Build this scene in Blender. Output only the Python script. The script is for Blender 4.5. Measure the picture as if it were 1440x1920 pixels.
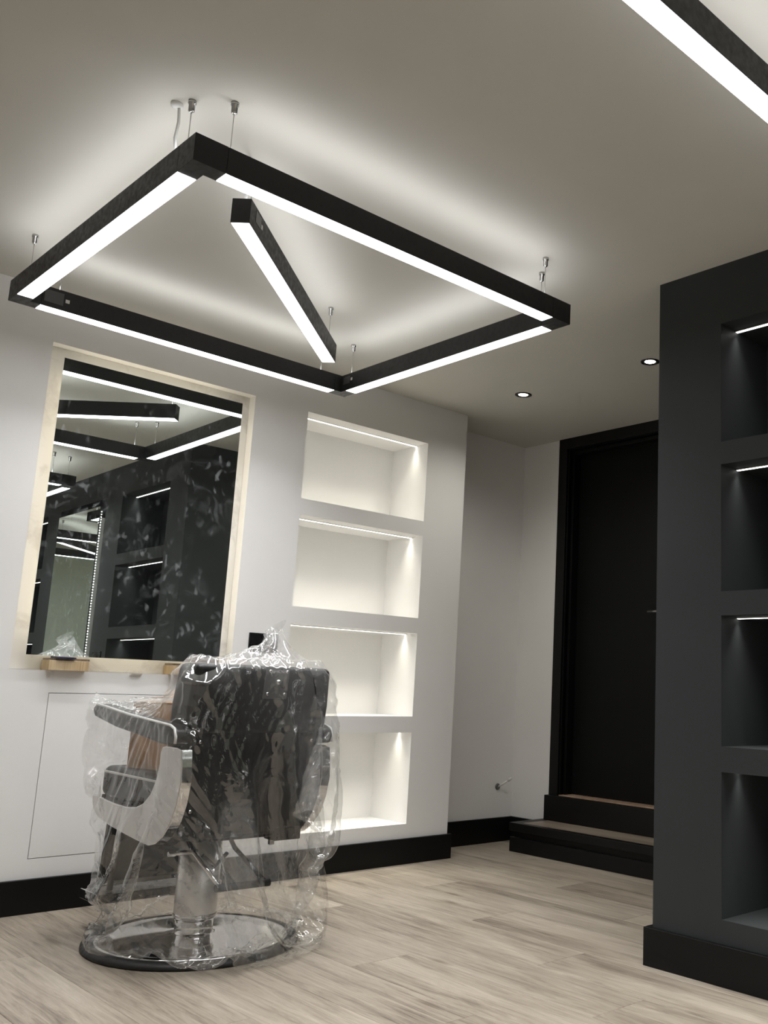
import bpy, bmesh, math, random
import numpy as np
from mathutils import Vector, Matrix

for o in list(bpy.data.objects): bpy.data.objects.remove(o)
S = bpy.context.scene
COL = S.collection
random.seed(7); RNG = np.random.default_rng(11)

# ------------------------------------------------------------------ camera, world, exposure
CAM = (3.938, 0.0, 0.8864)
cr, cu, cf = (Vector((0.71742072, 0.69573892, 0.03542401)), Vector((0.1033839, -0.1566168, 0.98223365)),
              Vector((-0.68892617, 0.70101251, 0.18428834)))
cd = bpy.data.cameras.new('camera'); cam = bpy.data.objects.new('camera', cd); COL.objects.link(cam)
cd.sensor_fit = 'VERTICAL'; cd.sensor_height = 24.0; cd.sensor_width = 18.0
cd.lens = 1778.58 / 1920 * 24.0
cd.shift_x = (720 - 1002.26) / 1920; cd.shift_y = (957.63 - 960) / 1920
cd.clip_start = 0.02
M = Matrix.Identity(4)
for i in range(3): M[i][0], M[i][1], M[i][2], M[i][3] = cr[i], cu[i], -cf[i], CAM[i]
cam.matrix_world = M
S.camera = cam
w = bpy.data.worlds.new('world'); S.world = w; w.use_nodes = True
w.node_tree.nodes['Background'].inputs[0].default_value = (0.02, 0.022, 0.026, 1)
w.node_tree.nodes['Background'].inputs[1].default_value = 1.0
S.view_settings.view_transform = 'Standard'; S.view_settings.look = 'None'
S.view_settings.gamma = 1.0; S.view_settings.use_curve_mapping = False
S.view_settings.exposure = 0.12
LED_DOWN, LED_UP, LED_BEAM = 7.2, 7.2, 4.4
LED_COL = (0.985, 0.985, 1.0)

# ------------------------------------------------------------------ dimensions (metres)
H = 2.4
XR, YB = 8.1, -0.9                # far right wall, wall behind the camera
YC = 3.439                        # end of the white feature wall
AX, AY = -0.255, 4.161            # alcove side wall and door wall
EX, EY = 1.8988, 2.7075           # free corner of the dark feature wall
NZ = [(1.747, 2.178), (1.229, 1.667), (0.7232, 1.1487), (0.192, 0.6424)]
ND = 0.305

# ------------------------------------------------------------------ materials
def lin(c):
    return tuple((v / 12.92 if v <= .04045 else ((v + .055) / 1.055) ** 2.4) for v in [x / 255 for x in c]) + (1,)
MATS = {}
def new_mat(name):
    m = bpy.data.materials.new(name); m.use_nodes = True; MATS[name] = m
    nt = m.node_tree; return m, nt, nt.nodes['Principled BSDF']
def node(nt, t, **k):
    n = nt.nodes.new(t)
    for a, b in k.items(): setattr(n, a, b)
    return n
def noise(nt, scale, detail=4, rough=.5, dist=0, vec=None):
    n = node(nt, 'ShaderNodeTexNoise'); n.inputs['Scale'].default_value = scale; n.inputs['Detail'].default_value = detail
    n.inputs['Roughness'].default_value = rough; n.inputs['Distortion'].default_value = dist
    if vec: nt.links.new(vec, n.inputs['Vector'])
    return n
def ramp(nt, fac, stops):
    r = node(nt, 'ShaderNodeValToRGB'); nt.links.new(fac, r.inputs[0]); e = r.color_ramp.elements
    while len(e) < len(stops): e.new(0.5)
    for x, (p, c) in zip(e, stops): x.position = p; x.color = c
    return r
def bump(nt, b, h, strength=.2, dist=.01):
    n = node(nt, 'ShaderNodeBump'); n.inputs['Strength'].default_value = strength; n.inputs['Distance'].default_value = dist
    nt.links.new(h, n.inputs['Height']); nt.links.new(n.outputs[0], b.inputs['Normal']); return n
def obj_coord(nt): return node(nt, 'ShaderNodeTexCoord').outputs['Object']
def paint(name, col, rough=.6, var=.04, spec=.3):
    m, nt, b = new_mat(name); c = obj_coord(nt)
    n = noise(nt, 2.2, 5, .55, 0, c)
    lo = tuple(v * (1 - var) for v in col[:3]) + (1,); hi = tuple(min(1, v * (1 + var)) for v in col[:3]) + (1,)
    r = ramp(nt, n.outputs[0], [(.3, lo), (.7, hi)]); nt.links.new(r.outputs[0], b.inputs['Base Color'])
    b.inputs['Roughness'].default_value = rough; b.inputs['Specular IOR Level'].default_value = spec
    n2 = noise(nt, 220, 3, .6, 0, c); bump(nt, b, n2.outputs[0], .12, .0015)
    return m
def metal(name, col, rough, metallic=1.0, nscale=0):
    m, nt, b = new_mat(name); b.inputs['Base Color'].default_value = col; b.inputs['Metallic'].default_value = metallic
    b.inputs['Roughness'].default_value = rough
    if nscale:
        n = noise(nt, nscale, 4, .6, 0, obj_coord(nt))
        r = ramp(nt, n.outputs[0], [(.3, (rough * .7,) * 3 + (1,)), (.7, (rough * 1.3,) * 3 + (1,))])
        nt.links.new(r.outputs[0], b.inputs['Roughness'])
    return m
def emit(name, col, strength):
    m, nt, b = new_mat(name); b.inputs['Base Color'].default_value = (.8, .8, .8, 1)
    b.inputs['Emission Color'].default_value = tuple(col[:3]) + (1,); b.inputs['Emission Strength'].default_value = strength
    return m

paint('white_paint', (.875, .872, .862, 1), .62, .02)
paint('ceiling_paint', (.61, .60, .553, 1), .7, .02)
paint('mirror_tint_white', (.74, .82, .74, 1), .62, .02)  # white wall colour with the double mirror reflection's green tint put in
paint('charcoal_paint', (.036, .040, .041, 1), .6, .06, .2)
paint('black_gloss', (.0045, .0047, .0049, 1), .42, .1, .25)
paint('black_door', (.005, .0056, .0056, 1), .5, .15, .15)
metal('black_aluminium', (.010, .0105, .012, 1), .45, 0.0, 60)
metal('chrome', (.78, .78, .79, 1), .07)
metal('satin_metal', (.70, .69, .68, 1), .36, .85, 30)
metal('dark_steel', (.17, .17, .168, 1), .35, .7, 40)
metal('steel', (.55, .55, .54, 1), .25)
metal('sticker', (.10, .10, .105, 1), .3, .3)
metal('white_plastic', (.8, .8, .78, 1), .35, 0.0, 40)
metal('blue_plastic', (.015, .02, .09, 1), .35, 0.0, 40)
metal('black_plastic', (.008, .008, .009, 1), .3, 0.0, 40)
metal('rubber', (.014, .014, .014, 1), .5, 0.0, 40)
metal('piping', (.75, .75, .73, 1), .4, 0.0, 50)
emit('led_down', LED_COL, LED_DOWN)
emit('led_up', LED_COL, LED_UP)
emit('led_niche', (1, .97, .88), 5.0)
emit('led_niche_dark', (1, .985, .93), 5.0)
emit('led_halo', (1, .89, .69), 4.8)
emit('downlight_lens', (1, .96, .88), 14.0)

def primer():
    m, nt, b = new_mat('stained_primer'); c = obj_coord(nt)
    n = noise(nt, 5.5, 6, .62, .4, c); r = ramp(nt, n.outputs[0], [(.34, (.58, .56, .53, 1)), (.50, (.80, .79, .76, 1))])
    nt.links.new(r.outputs[0], b.inputs['Base Color']); b.inputs['Roughness'].default_value = .75
primer()
def leather():
    m, nt, b = new_mat('black_vinyl'); c = obj_coord(nt)
    b.inputs['Base Color'].default_value = (.0075, .0075, .008, 1); b.inputs['Roughness'].default_value = .38
    v = node(nt, 'ShaderNodeTexVoronoi'); v.inputs['Scale'].default_value = 260; nt.links.new(c, v.inputs['Vector'])
    bump(nt, b, v.outputs['Distance'], .15, .001)
leather()
def wood_floor(name, lo, mid, hi, scale=1.0):
    m, nt, b = new_mat(name); c = obj_coord(nt)
    oi = node(nt, 'ShaderNodeObjectInfo')
    mul = node(nt, 'ShaderNodeVectorMath', operation='SCALE'); comb = node(nt, 'ShaderNodeCombineXYZ')
    nt.links.new(oi.outputs['Random'], comb.inputs[0]); nt.links.new(oi.outputs['Random'], comb.inputs[1]); nt.links.new(oi.outputs['Random'], comb.inputs[2])
    mul.inputs['Scale'].default_value = 37.0; nt.links.new(comb.outputs[0], mul.inputs[0])
    add = node(nt, 'ShaderNodeVectorMath', operation='ADD'); nt.links.new(c, add.inputs[0]); nt.links.new(mul.outputs[0], add.inputs[1])
    def mp(sx, sy):
        k = node(nt, 'ShaderNodeMapping'); k.inputs['Scale'].default_value = (sx * scale, sy * scale, 1); nt.links.new(add.outputs[0], k.inputs[0]); return k.outputs[0]
    big = noise(nt, 1.0, 3, .5, .6, mp(.9, 4.5))
    grain = noise(nt, 1.0, 8, .72, 1.2, mp(2.2, 30))
    fine = noise(nt, 1.0, 4, .7, .2, mp(12, 210))
    knots = node(nt, 'ShaderNodeTexVoronoi'); knots.inputs['Scale'].default_value = 1.0; nt.links.new(mp(1.7, 6.5), knots.inputs['Vector'])
    mx = node(nt, 'ShaderNodeMath', operation='MULTIPLY_ADD'); nt.links.new(grain.outputs[0], mx.inputs[0]); mx.inputs[1].default_value = 1.35
    nt.links.new(big.outputs[0], mx.inputs[2])
    mx2 = node(nt, 'ShaderNodeMath', operation='MULTIPLY_ADD'); nt.links.new(fine.outputs[0], mx2.inputs[0]); mx2.inputs[1].default_value = .55
    nt.links.new(mx.outputs[0], mx2.inputs[2])
    sc = node(nt, 'ShaderNodeMath', operation='MULTIPLY'); nt.links.new(mx2.outputs[0], sc.inputs[0]); sc.inputs[1].default_value = .345
    kr = ramp(nt, knots.outputs['Distance'], [(.02, (.32, .27, .22, 1)), (.13, (1, 1, 1, 1))])
    r = ramp(nt, sc.outputs[0], [(.36, lo), (.49, mid), (.62, hi)])
    mix = node(nt, 'ShaderNodeMix', data_type='RGBA', blend_type='MULTIPLY'); mix.inputs[0].default_value = .75
    nt.links.new(r.outputs[0], mix.inputs['A']); nt.links.new(kr.outputs[0], mix.inputs['B'])
    tone = node(nt, 'ShaderNodeHueSaturation'); nt.links.new(mix.outputs['Result'], tone.inputs['Color'])
    tr = node(nt, 'ShaderNodeMapRange'); nt.links.new(oi.outputs['Random'], tr.inputs[0]); tr.inputs[3].default_value = .93; tr.inputs[4].default_value = 1.05
    nt.links.new(tr.outputs[0], tone.inputs['Value']); nt.links.new(tone.outputs[0], b.inputs['Base Color'])
    b.inputs['Roughness'].default_value = .42; b.inputs['Specular IOR Level'].default_value = .4
    bump(nt, b, grain.outputs[0], .15, .002)
wood_floor('floor_wood', lin((96, 86, 75)), lin((160, 149, 134)), lin((188, 178, 163)))
wood_floor('raw_wood', lin((150, 125, 95)), lin((190, 165, 128)), lin((214, 194, 160)), 2.0)
wood_floor('tread_wood', lin((92, 80, 68)), lin((135, 122, 108)), lin((165, 152, 138)), 1.3)
wood_floor('sill_wood', lin((120, 98, 80)), lin((165, 140, 118)), lin((190, 168, 148)), 1.6)
def cardboard():
    m, nt, b = new_mat('cardboard'); c = obj_coord(nt)
    n = noise(nt, 14, 5, .6, .3, c)
    r = ramp(nt, n.outputs[0], [(.3, lin((150, 112, 78))), (.7, lin((184, 146, 108)))]); nt.links.new(r.outputs[0], b.inputs['Base Color'])
    b.inputs['Roughness'].default_value = .8
    wv = node(nt, 'ShaderNodeTexWave'); wv.inputs['Scale'].default_value = 60; nt.links.new(c, wv.inputs['Vector']); bump(nt, b, wv.outputs[1], .1, .001)
cardboard()
def mirror_mat():
    m, nt, b = new_mat('mirror_glass'); c = obj_coord(nt)
    b.inputs['Base Color'].default_value = (.84, .89, .86, 1); b.inputs['Metallic'].default_value = 1; b.inputs['Roughness'].default_value = .0
    # greasy finger marks and wipe haze on the glass
    reg = noise(nt, 2.3, 2, .5, .3, c); rr = ramp(nt, reg.outputs[0], [(.40, (0, 0, 0, 1)), (.58, (1, 1, 1, 1))])
    v = node(nt, 'ShaderNodeTexVoronoi'); v.inputs['Scale'].default_value = 17; v.inputs['Randomness'].default_value = 1
    mp = node(nt, 'ShaderNodeMapping'); mp.inputs['Scale'].default_value = (1.4, 1.4, .75); mp.inputs['Rotation'].default_value = (.35, 0, 0.3)
    nd = noise(nt, 9, 3, .6, 0, c); ad = node(nt, 'ShaderNodeVectorMath', operation='MULTIPLY_ADD')
    nt.links.new(nd.outputs['Color'], ad.inputs[0]); ad.inputs[1].default_value = (.12, .12, .12); nt.links.new(c, ad.inputs[2])
    nt.links.new(ad.outputs[0], mp.inputs[0]); nt.links.new(mp.outputs[0], v.inputs['Vector'])
    vr = ramp(nt, v.outputs['Distance'], [(.10, (1, 1, 1, 1)), (.30, (0, 0, 0, 1))])
    wisp = noise(nt, 6.5, 8, .72, 2.2, c); wr = ramp(nt, wisp.outputs[0], [(.52, (0, 0, 0, 1)), (.74, (.6, .6, .6, 1))])
    a = node(nt, 'ShaderNodeMath', operation='MAXIMUM'); nt.links.new(vr.outputs[0], a.inputs[0]); nt.links.new(wr.outputs[0], a.inputs[1])
    mu = node(nt, 'ShaderNodeMath', operation='MULTIPLY'); nt.links.new(a.outputs[0], mu.inputs[0]); nt.links.new(rr.outputs[0], mu.inputs[1])
    mu2 = node(nt, 'ShaderNodeMath', operation='MULTIPLY_ADD'); nt.links.new(mu.outputs[0], mu2.inputs[0]); mu2.inputs[1].default_value = .22; mu2.inputs[2].default_value = .006
    d = node(nt, 'ShaderNodeBsdfDiffuse'); d.inputs[0].default_value = (.62, .66, .68, 1)
    mix = node(nt, 'ShaderNodeMixShader'); nt.links.new(mu2.outputs[0], mix.inputs[0]); nt.links.new(b.outputs[0], mix.inputs[1]); nt.links.new(d.outputs[0], mix.inputs[2])
    nt.links.new(mix.outputs[0], nt.nodes['Material Output'].inputs[0])
mirror_mat()
def plastic_film():
    m, nt, b = new_mat('clear_film'); c = obj_coord(nt)
    wob = noise(nt, 9, 3, .6, .5, c)
    wv = node(nt, 'ShaderNodeVectorMath', operation='MULTIPLY_ADD'); nt.links.new(wob.outputs['Color'], wv.inputs[0]); wv.inputs[1].default_value = (.10, .10, .10); nt.links.new(c, wv.inputs[2])
    def vor(scale):
        v = node(nt, 'ShaderNodeTexVoronoi'); v.inputs['Scale'].default_value = scale; nt.links.new(wv.outputs[0], v.inputs['Vector']); return v.outputs['Distance']
    v1 = vor(42)
    n2 = noise(nt, 5, 3, .55, 1.0, c)
    reg = ramp(nt, n2.outputs[0], [(.50, (.0, .0, .0, 1)), (.66, (1, 1, 1, 1))])
    mu = node(nt, 'ShaderNodeMath', operation='MULTIPLY'); nt.links.new(v1, mu.inputs[0]); nt.links.new(reg.outputs[0], mu.inputs[1])
    bp = node(nt, 'ShaderNodeBump'); bp.inputs['Strength'].default_value = .5; bp.inputs['Distance'].default_value = .010
    nt.links.new(mu.outputs[0], bp.inputs['Height'])
    tr = node(nt, 'ShaderNodeBsdfTransparent'); tr.inputs[0].default_value = (.99, .99, .985, 1)
    gl = node(nt, 'ShaderNodeBsdfGlossy'); gl.inputs['Roughness'].default_value = .055; gl.inputs[0].default_value = (1, 1, 1, 1)
    nt.links.new(bp.outputs[0], gl.inputs['Normal'])
    df = node(nt, 'ShaderNodeBsdfDiffuse'); df.inputs[0].default_value = (.86, .87, .88, 1)
    tl = node(nt, 'ShaderNodeBsdfTranslucent'); tl.inputs[0].default_value = (.86, .87, .88, 1)
    hz = node(nt, 'ShaderNodeMixShader'); hz.inputs[0].default_value = .5; nt.links.new(df.outputs[0], hz.inputs[1]); nt.links.new(tl.outputs[0], hz.inputs[2])
    geo = node(nt, 'ShaderNodeNewGeometry'); dt_ = node(nt, 'ShaderNodeVectorMath', operation='DOT_PRODUCT'); nt.links.new(geo.outputs['Incoming'], dt_.inputs[0]); nt.links.new(bp.outputs[0], dt_.inputs[1])
    ab = node(nt, 'ShaderNodeMath', operation='ABSOLUTE'); nt.links.new(dt_.outputs['Value'], ab.inputs[0])
    om = node(nt, 'ShaderNodeMath', operation='SUBTRACT'); om.inputs[0].default_value = 1.0; nt.links.new(ab.outputs[0], om.inputs[1])
    fr = node(nt, 'ShaderNodeMath', operation='POWER'); nt.links.new(om.outputs[0], fr.inputs[0]); fr.inputs[1].default_value = 5.0
    fm = node(nt, 'ShaderNodeMath', operation='MULTIPLY_ADD'); nt.links.new(fr.outputs[0], fm.inputs[0]); fm.inputs[1].default_value = .75; fm.inputs[2].default_value = .112
    fm.use_clamp = True
    hm = node(nt, 'ShaderNodeMapRange'); nt.links.new(n2.outputs[0], hm.inputs[0]); hm.inputs[1].default_value = .35; hm.inputs[2].default_value = .70; hm.inputs[3].default_value = .008; hm.inputs[4].default_value = .035
    ca_ = node(nt, 'ShaderNodeAttribute'); ca_.attribute_name = 'crumple'
    hs = node(nt, 'ShaderNodeMath', operation='MULTIPLY_ADD'); nt.links.new(ca_.outputs['Fac'], hs.inputs[0]); hs.inputs[1].default_value = .15; nt.links.new(hm.outputs[0], hs.inputs[2])
    m1 = node(nt, 'ShaderNodeMixShader'); nt.links.new(hs.outputs[0], m1.inputs[0]); nt.links.new(tr.outputs[0], m1.inputs[1]); nt.links.new(hz.outputs[0], m1.inputs[2])
    m2 = node(nt, 'ShaderNodeMixShader'); nt.links.new(fm.outputs[0], m2.inputs[0]); nt.links.new(m1.outputs[0], m2.inputs[1]); nt.links.new(gl.outputs[0], m2.inputs[2])
    nt.links.new(m2.outputs[0], nt.nodes['Material Output'].inputs[0])
plastic_film()

# ------------------------------------------------------------------ helpers
WLOC = {}
def thing(name, loc, label=None, cat=None, group=None, kind=None):
    o = bpy.data.objects.new(name, None); COL.objects.link(o); o.location = loc; o.empty_display_size = .05
    WLOC[o.name] = Vector(loc); tag(o, label, cat, group, kind); return o
def tag(o, label=None, cat=None, group=None, kind=None):
    if label: o['label'] = label
    if cat: o['category'] = cat
    if group: o['group'] = group
    if kind: o['kind'] = kind
    return o
class MB:
    def __init__(s): s.v = []; s.f = []; s.sm = []
    def add(s, vs, fs, smooth=False):
        b = len(s.v); s.v += [tuple(x) for x in vs]
        for f in fs: s.f.append([b + i for i in f]); s.sm.append(smooth)
        return s
    def box(s, x0, x1, y0, y1, z0, z1):
        v = [(x, y, z) for z in (z0, z1) for y in (y0, y1) for x in (x0, x1)]
        return s.add(v, [(0, 2, 3, 1), (4, 5, 7, 6), (0, 1, 5, 4), (1, 3, 7, 5), (3, 2, 6, 7), (2, 0, 4, 6)])
    def quad(s, a, b, c, d): return s.add([a, b, c, d], [(0, 1, 2, 3)])
    def tube(s, pts, r, n=10, smooth=True, cap=True):
        pts = [Vector(p) for p in pts]; rs = r if isinstance(r, (list, tuple)) else [r] * len(pts)
        rings = []; up = None
        for i, p in enumerate(pts):
            t = (pts[min(i + 1, len(pts) - 1)] - pts[max(i - 1, 0)]).normalized()
            if up is None:
                up = Vector((0, 0, 1)) if abs(t.z) < .9 else Vector((1, 0, 0))
            a = (up - t * up.dot(t)).normalized(); up = a; b = t.cross(a)
            rings.append([p + (a * math.cos(2 * math.pi * k / n) + b * math.sin(2 * math.pi * k / n)) * rs[i] for k in range(n)])
        base = len(s.v); s.v += [tuple(q) for R in rings for q in R]
        for i in range(len(pts) - 1):
            for k in range(n):
                s.f.append([base + i * n + k, base + i * n + (k + 1) % n, base + (i + 1) * n + (k + 1) % n, base + (i + 1) * n + k]); s.sm.append(smooth)
        if cap:
            s.f.append([base + k for k in range(n)][::-1]); s.sm.append(False)
            s.f.append([base + (len(pts) - 1) * n + k for k in range(n)]); s.sm.append(False)
        return s
    def lathe(s, cx, cy, prof, n=64, smooth=True):
        base = len(s.v); m = len(prof)
        for k in range(n):
            a = 2 * math.pi * k / n
            for (r, z) in prof: s.v.append((cx + r * math.cos(a), cy + r * math.sin(a), z))
        for k in range(n):
            for i in range(m - 1):
                s.f.append([base + k * m + i, base + ((k + 1) % n) * m + i, base + ((k + 1) % n) * m + i + 1, base + k * m + i + 1]); s.sm.append(smooth)
        return s
    def prism(s, poly, axis, a, b):
        # poly: 2-D outline; axis 1: (x,z) extruded along y from a to b ; axis 0: (y,z) along x ; axis 2: (x,y) along z
        def P(p, t): return {0: (t, p[0], p[1]), 1: (p[0], t, p[1]), 2: (p[0], p[1], t)}[axis]
        n = len(poly); v = [P(p, a) for p in poly] + [P(p, b) for p in poly]
        f = [list(range(n))[::-1], list(range(n, 2 * n))] + [[i, (i + 1) % n, n + (i + 1) % n, n + i] for i in range(n)]
        return s.add(v, f)
    def build(s, name, mat, parent=None, bevel=0, seg=2, origin=None, normals=True, sub=0, keep=None):
        V = np.array(s.v); lo, hi = V.min(0), V.max(0)
        og = Vector(origin) if origin else Vector(((lo[0] + hi[0]) / 2, (lo[1] + hi[1]) / 2, lo[2] if parent is None else (lo[2] + hi[2]) / 2))
        me = bpy.data.meshes.new(name)
        me.from_pydata([tuple(Vector(v) - og) for v in s.v], [], s.f); me.validate()
        if len(me.polygons) == len(s.sm): me.polygons.foreach_set('use_smooth', s.sm)
        bm = bmesh.new(); bm.from_mesh(me); bmesh.ops.remove_doubles(bm, verts=bm.verts, dist=1e-6)
        if normals: bmesh.ops.recalc_face_normals(bm, faces=bm.faces)
        bm.to_mesh(me); bm.free()
        for mm in (mat if isinstance(mat, (list, tuple)) else [mat]): me.materials.append(MATS[mm])
        o = bpy.data.objects.new(name, me); COL.objects.link(o)
        pw = WLOC[parent.name] if parent else Vector((0, 0, 0))
        o.parent = parent; o.location = og - pw; WLOC[o.name] = og
        if bevel:
            md = o.modifiers.new('bevel', 'BEVEL'); md.width = bevel; md.segments = seg; md.limit_method = 'ANGLE'; md.angle_limit = math.radians(40)
            md.harden_normals = True
            me.polygons.foreach_set('use_smooth', [True] * len(me.polygons))
        if sub:
            md = o.modifiers.new('sub', 'SUBSURF'); md.levels = sub; md.render_levels = sub
        return o
def copy_tree(o, delta=(0, 0, 0), parent=None):
    c = o.copy(); COL.objects.link(c)
    if parent is None: c.location = Vector(o.location) + Vector(delta)
    else: c.parent = parent
    for ch in o.children: copy_tree(ch, (0, 0, 0), c)
    return c
def bx(name, mat, parent, x0, x1, y0, y1, z0, z1, bevel=0, seg=2):
    return MB().box(x0, x1, y0, y1, z0, z1).build(name, mat, parent, bevel, seg)

# ------------------------------------------------------------------ room shell
# floor slab with separate planks running along x
fl = MB().box(AX - .1, XR + .1, YB - .1, AY + .6, -.12, -.012).build('floor', 'black_plastic'); fl['kind'] = 'structure'
PW, PL = .2385, 1.52
def plank_mesh(x0, x1, y0, y1):
    c, g = .0014, .0004
    x0 += g; x1 -= g; y0 += g; y1 -= g; b = MB()
    b.add([(x0, y0, -.012), (x1, y0, -.012), (x1, y1, -.012), (x0, y1, -.012), (x0, y0, -c), (x1, y0, -c), (x1, y1, -c), (x0, y1, -c),
           (x0 + c, y0 + c, 0), (x1 - c, y0 + c, 0), (x1 - c, y1 - c, 0), (x0 + c, y1 - c, 0)],
          [(0, 1, 5, 4), (1, 2, 6, 5), (2, 3, 7, 6), (3, 0, 4, 7), (4, 5, 9, 8), (5, 6, 10, 9), (6, 7, 11, 10), (7, 4, 8, 11), (8, 9, 10, 11)])
    return b
full = None
for k in range(-8, 14):
    y0 = .976 + PW * k; y1 = y0 + PW
    y0c, y1c = max(y0, YB), min(y1, AY)
    if y1c - y0c < .02: continue
    xlo = AX if y1 > YC else 0.0
    xhi = EX + .04 if y0 > EY - .05 else XR
    off = 2.102 if k == 5 else (2.102 + ((k * 0.618) % 1) * PL)
    x = off - PL * 5
    while x < xhi:
        a, b = max(x, xlo), min(x + PL, xhi)
        if b - a > .03:
            if abs(b - a - PL) < 1e-4 and abs(y1c - y0c - PW) < 1e-4:
                if full is None: full = plank_mesh(a, b, y0c, y1c).build('plank', 'floor_wood', fl)
                else:
                    o = full.copy(); COL.objects.link(o); o.location = Vector(((a + b) / 2, (y0c + y1c) / 2, -.006)) - WLOC[fl.name]
            else: plank_mesh(a, b, y0c, y1c).build('plank', 'floor_wood', fl)
        x += PL
ce = MB().box(AX - .1, XR + .1, YB - .1, AY + .6, H, H + .1).build('ceiling', 'ceiling_paint'); ce['kind'] = 'structure'

def feature_wall(name, mat, T, u0, u1, z0, z1, holes):
    """front face in a wall frame with rectangular recesses; T maps (u, depth outwards, z) to the world"""
    b = MB()
    us = sorted({u0, u1} | {h[0] for h in holes} | {h[1] for h in holes}); zs = sorted({z0, z1} | {h[2] for h in holes} | {h[3] for h in holes})
    for i in range(len(us) - 1):
        for j in range(len(zs) - 1):
            uc, zc = (us[i] + us[i + 1]) / 2, (zs[j] + zs[j + 1]) / 2
            if any(h[0] < uc < h[1] and h[2] < zc < h[3] for h in holes): continue
            b.quad(T(us[i], 0, zs[j]), T(us[i + 1], 0, zs[j]), T(us[i + 1], 0, zs[j + 1]), T(us[i], 0, zs[j + 1]))
    for (a, c, lo, hi, d) in holes:
        q = lambda u, dd, z: T(u, -dd, z)
        b.quad(q(a, d, lo), q(c, d, lo), q(c, d, hi), q(a, d, hi))
        b.quad(q(a, 0, lo), q(c, 0, lo), q(c, d, lo), q(a, d, lo)); b.quad(q(a, 0, hi), q(c, 0, hi), q(c, d, hi), q(a, d, hi))
        b.quad(q(a, 0, lo), q(a, d, lo), q(a, d, hi), q(a, 0, hi)); b.quad(q(c, 0, lo), q(c, d, lo), q(c, d, hi), q(c, 0, hi))
    return b
TL = lambda u, d, z: (d, u, z)                  # white wall: u = y, outwards = +x
TD = lambda u, d, z: (u, EY - d, z)             # dark wall: u = x, outwards = -y
NA, NB = 2.4056, 3.1626
RA, RB, RZ0, RZ1, RD = 1.2193, 2.1201, .8905, 2.186, .055
PA, PB, PZ0, PZ1 = 1.373, 2.02, .195, .803
holes = [(NA, NB, a, b, ND) for a, b in NZ] + [(RA, RB, RZ0, RZ1, RD), (PA - .0025, PB + .0025, PZ0 - .0025, PZ1 + .0025, .02)]
wl = feature_wall('wall_left', 'white_paint', TL, YB - .1, YC, 0, H, holes)
wl.quad((0, YC, 0), (0, YC, H), (AX, YC, H), (AX, YC, 0))
wl = wl.build('wall_left', 'white_paint', normals=False, origin=(0, 1.3, 0)); wl['kind'] = 'structure'
MB().box(-RD - .001, -RD + .003, RA + .001, RB - .001, RZ0 + .001, RZ1 - .001).build('recess_lining', 'stained_primer', wl)
MB().box(-.018, .0, PA, PB, PZ0, PZ1).build('access_panel', 'white_paint', wl, .0008)
wa = bx('wall_alcove', 'white_paint', None, AX - .08, AX, YC, AY + .1, 0, H); wa['kind'] = 'structure'
# door wall: white pier, black lining and the door opening
DX = .0565
wp = bx('wall_pier', 'white_paint', None, AX, DX, AY, AY + .1, 0, H); wp['kind'] = 'structure'
LX0, LX1, LZ0, LZ1 = .135, .93, .295, 2.325
b = MB(); b.box(LX1 + .01, EX, AY, AY + .14, 0, H); b.box(DX, LX1 + .01, AY, AY + .14, LZ1 + .004, H); b.box(DX, LX0 - .004, AY + .012, AY + .14, 0, LZ1 + .004)
b.box(LX0 - .004, LX1 + .01, AY, AY + .14, 0, .28)
wd = b.build('wall_door', 'black_gloss'); wd['kind'] = 'structure'
# dark feature wall (niches, mirror recess, niches) and its return
DNA, DNB = 2.1677, 2.922
M2A, M2B = 3.205, 4.105
D2A, D2B = 4.39, 5.147
dh = [(DNA, DNB, a, b, ND) for a, b in NZ] + [(D2A, D2B, a, b, ND) for a, b in NZ] + [(M2A, M2B, RZ0, RZ1, RD)]
dk = feature_wall('wall_end', 'charcoal_paint', TD, EX, XR, 0, H, dh)
dk.quad((EX, EY, 0), (EX, EY, H), (EX, AY + .1, H), (EX, AY + .1, 0))
dk = dk.build('wall_end', 'charcoal_paint', normals=False, origin=(3.6, EY, 0)); dk['kind'] = 'structure'
wb = bx('wall_back', 'white_paint', None, -.1, XR + .1, YB - .1, YB, 0, H); wb['kind'] = 'structure'
wr = bx('wall_right', 'mirror_tint_white', None, XR, XR + .1, YB, EY, 0, H); wr['kind'] = 'structure'
MB().box(XR - .004, XR, .9, 2.1, .2, .8).build('access_panel', 'mirror_tint_white', wr, .0008)

# baseboards
BT, BZ = .018, .1225
def baseboard(name, parts):
    b = MB()
    for p in parts: b.box(*p)
    o = b.build(name, 'black_gloss', None, .0015, 1); o['kind'] = 'structure'; return o
baseboard('baseboard_left', [(.0, BT, YB, YC + BT, 0, BZ)])
baseboard('baseboard_alcove', [(AX, AX + BT, YC + .0, AY, 0, .1355)])
baseboard('baseboard_pier', [(AX + BT, DX, AY - BT, AY, 0, .1355)])
baseboard('baseboard_end', [(EX - .0243, XR, EY - .02, EY, 0, .1205)])
baseboard('baseboard_return', [(EX - .0243, EX, EY, AY - .3, 0, .1205)])
baseboard('baseboard_right', [(XR - BT, XR, YB, EY - .02, 0, BZ)])

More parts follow.
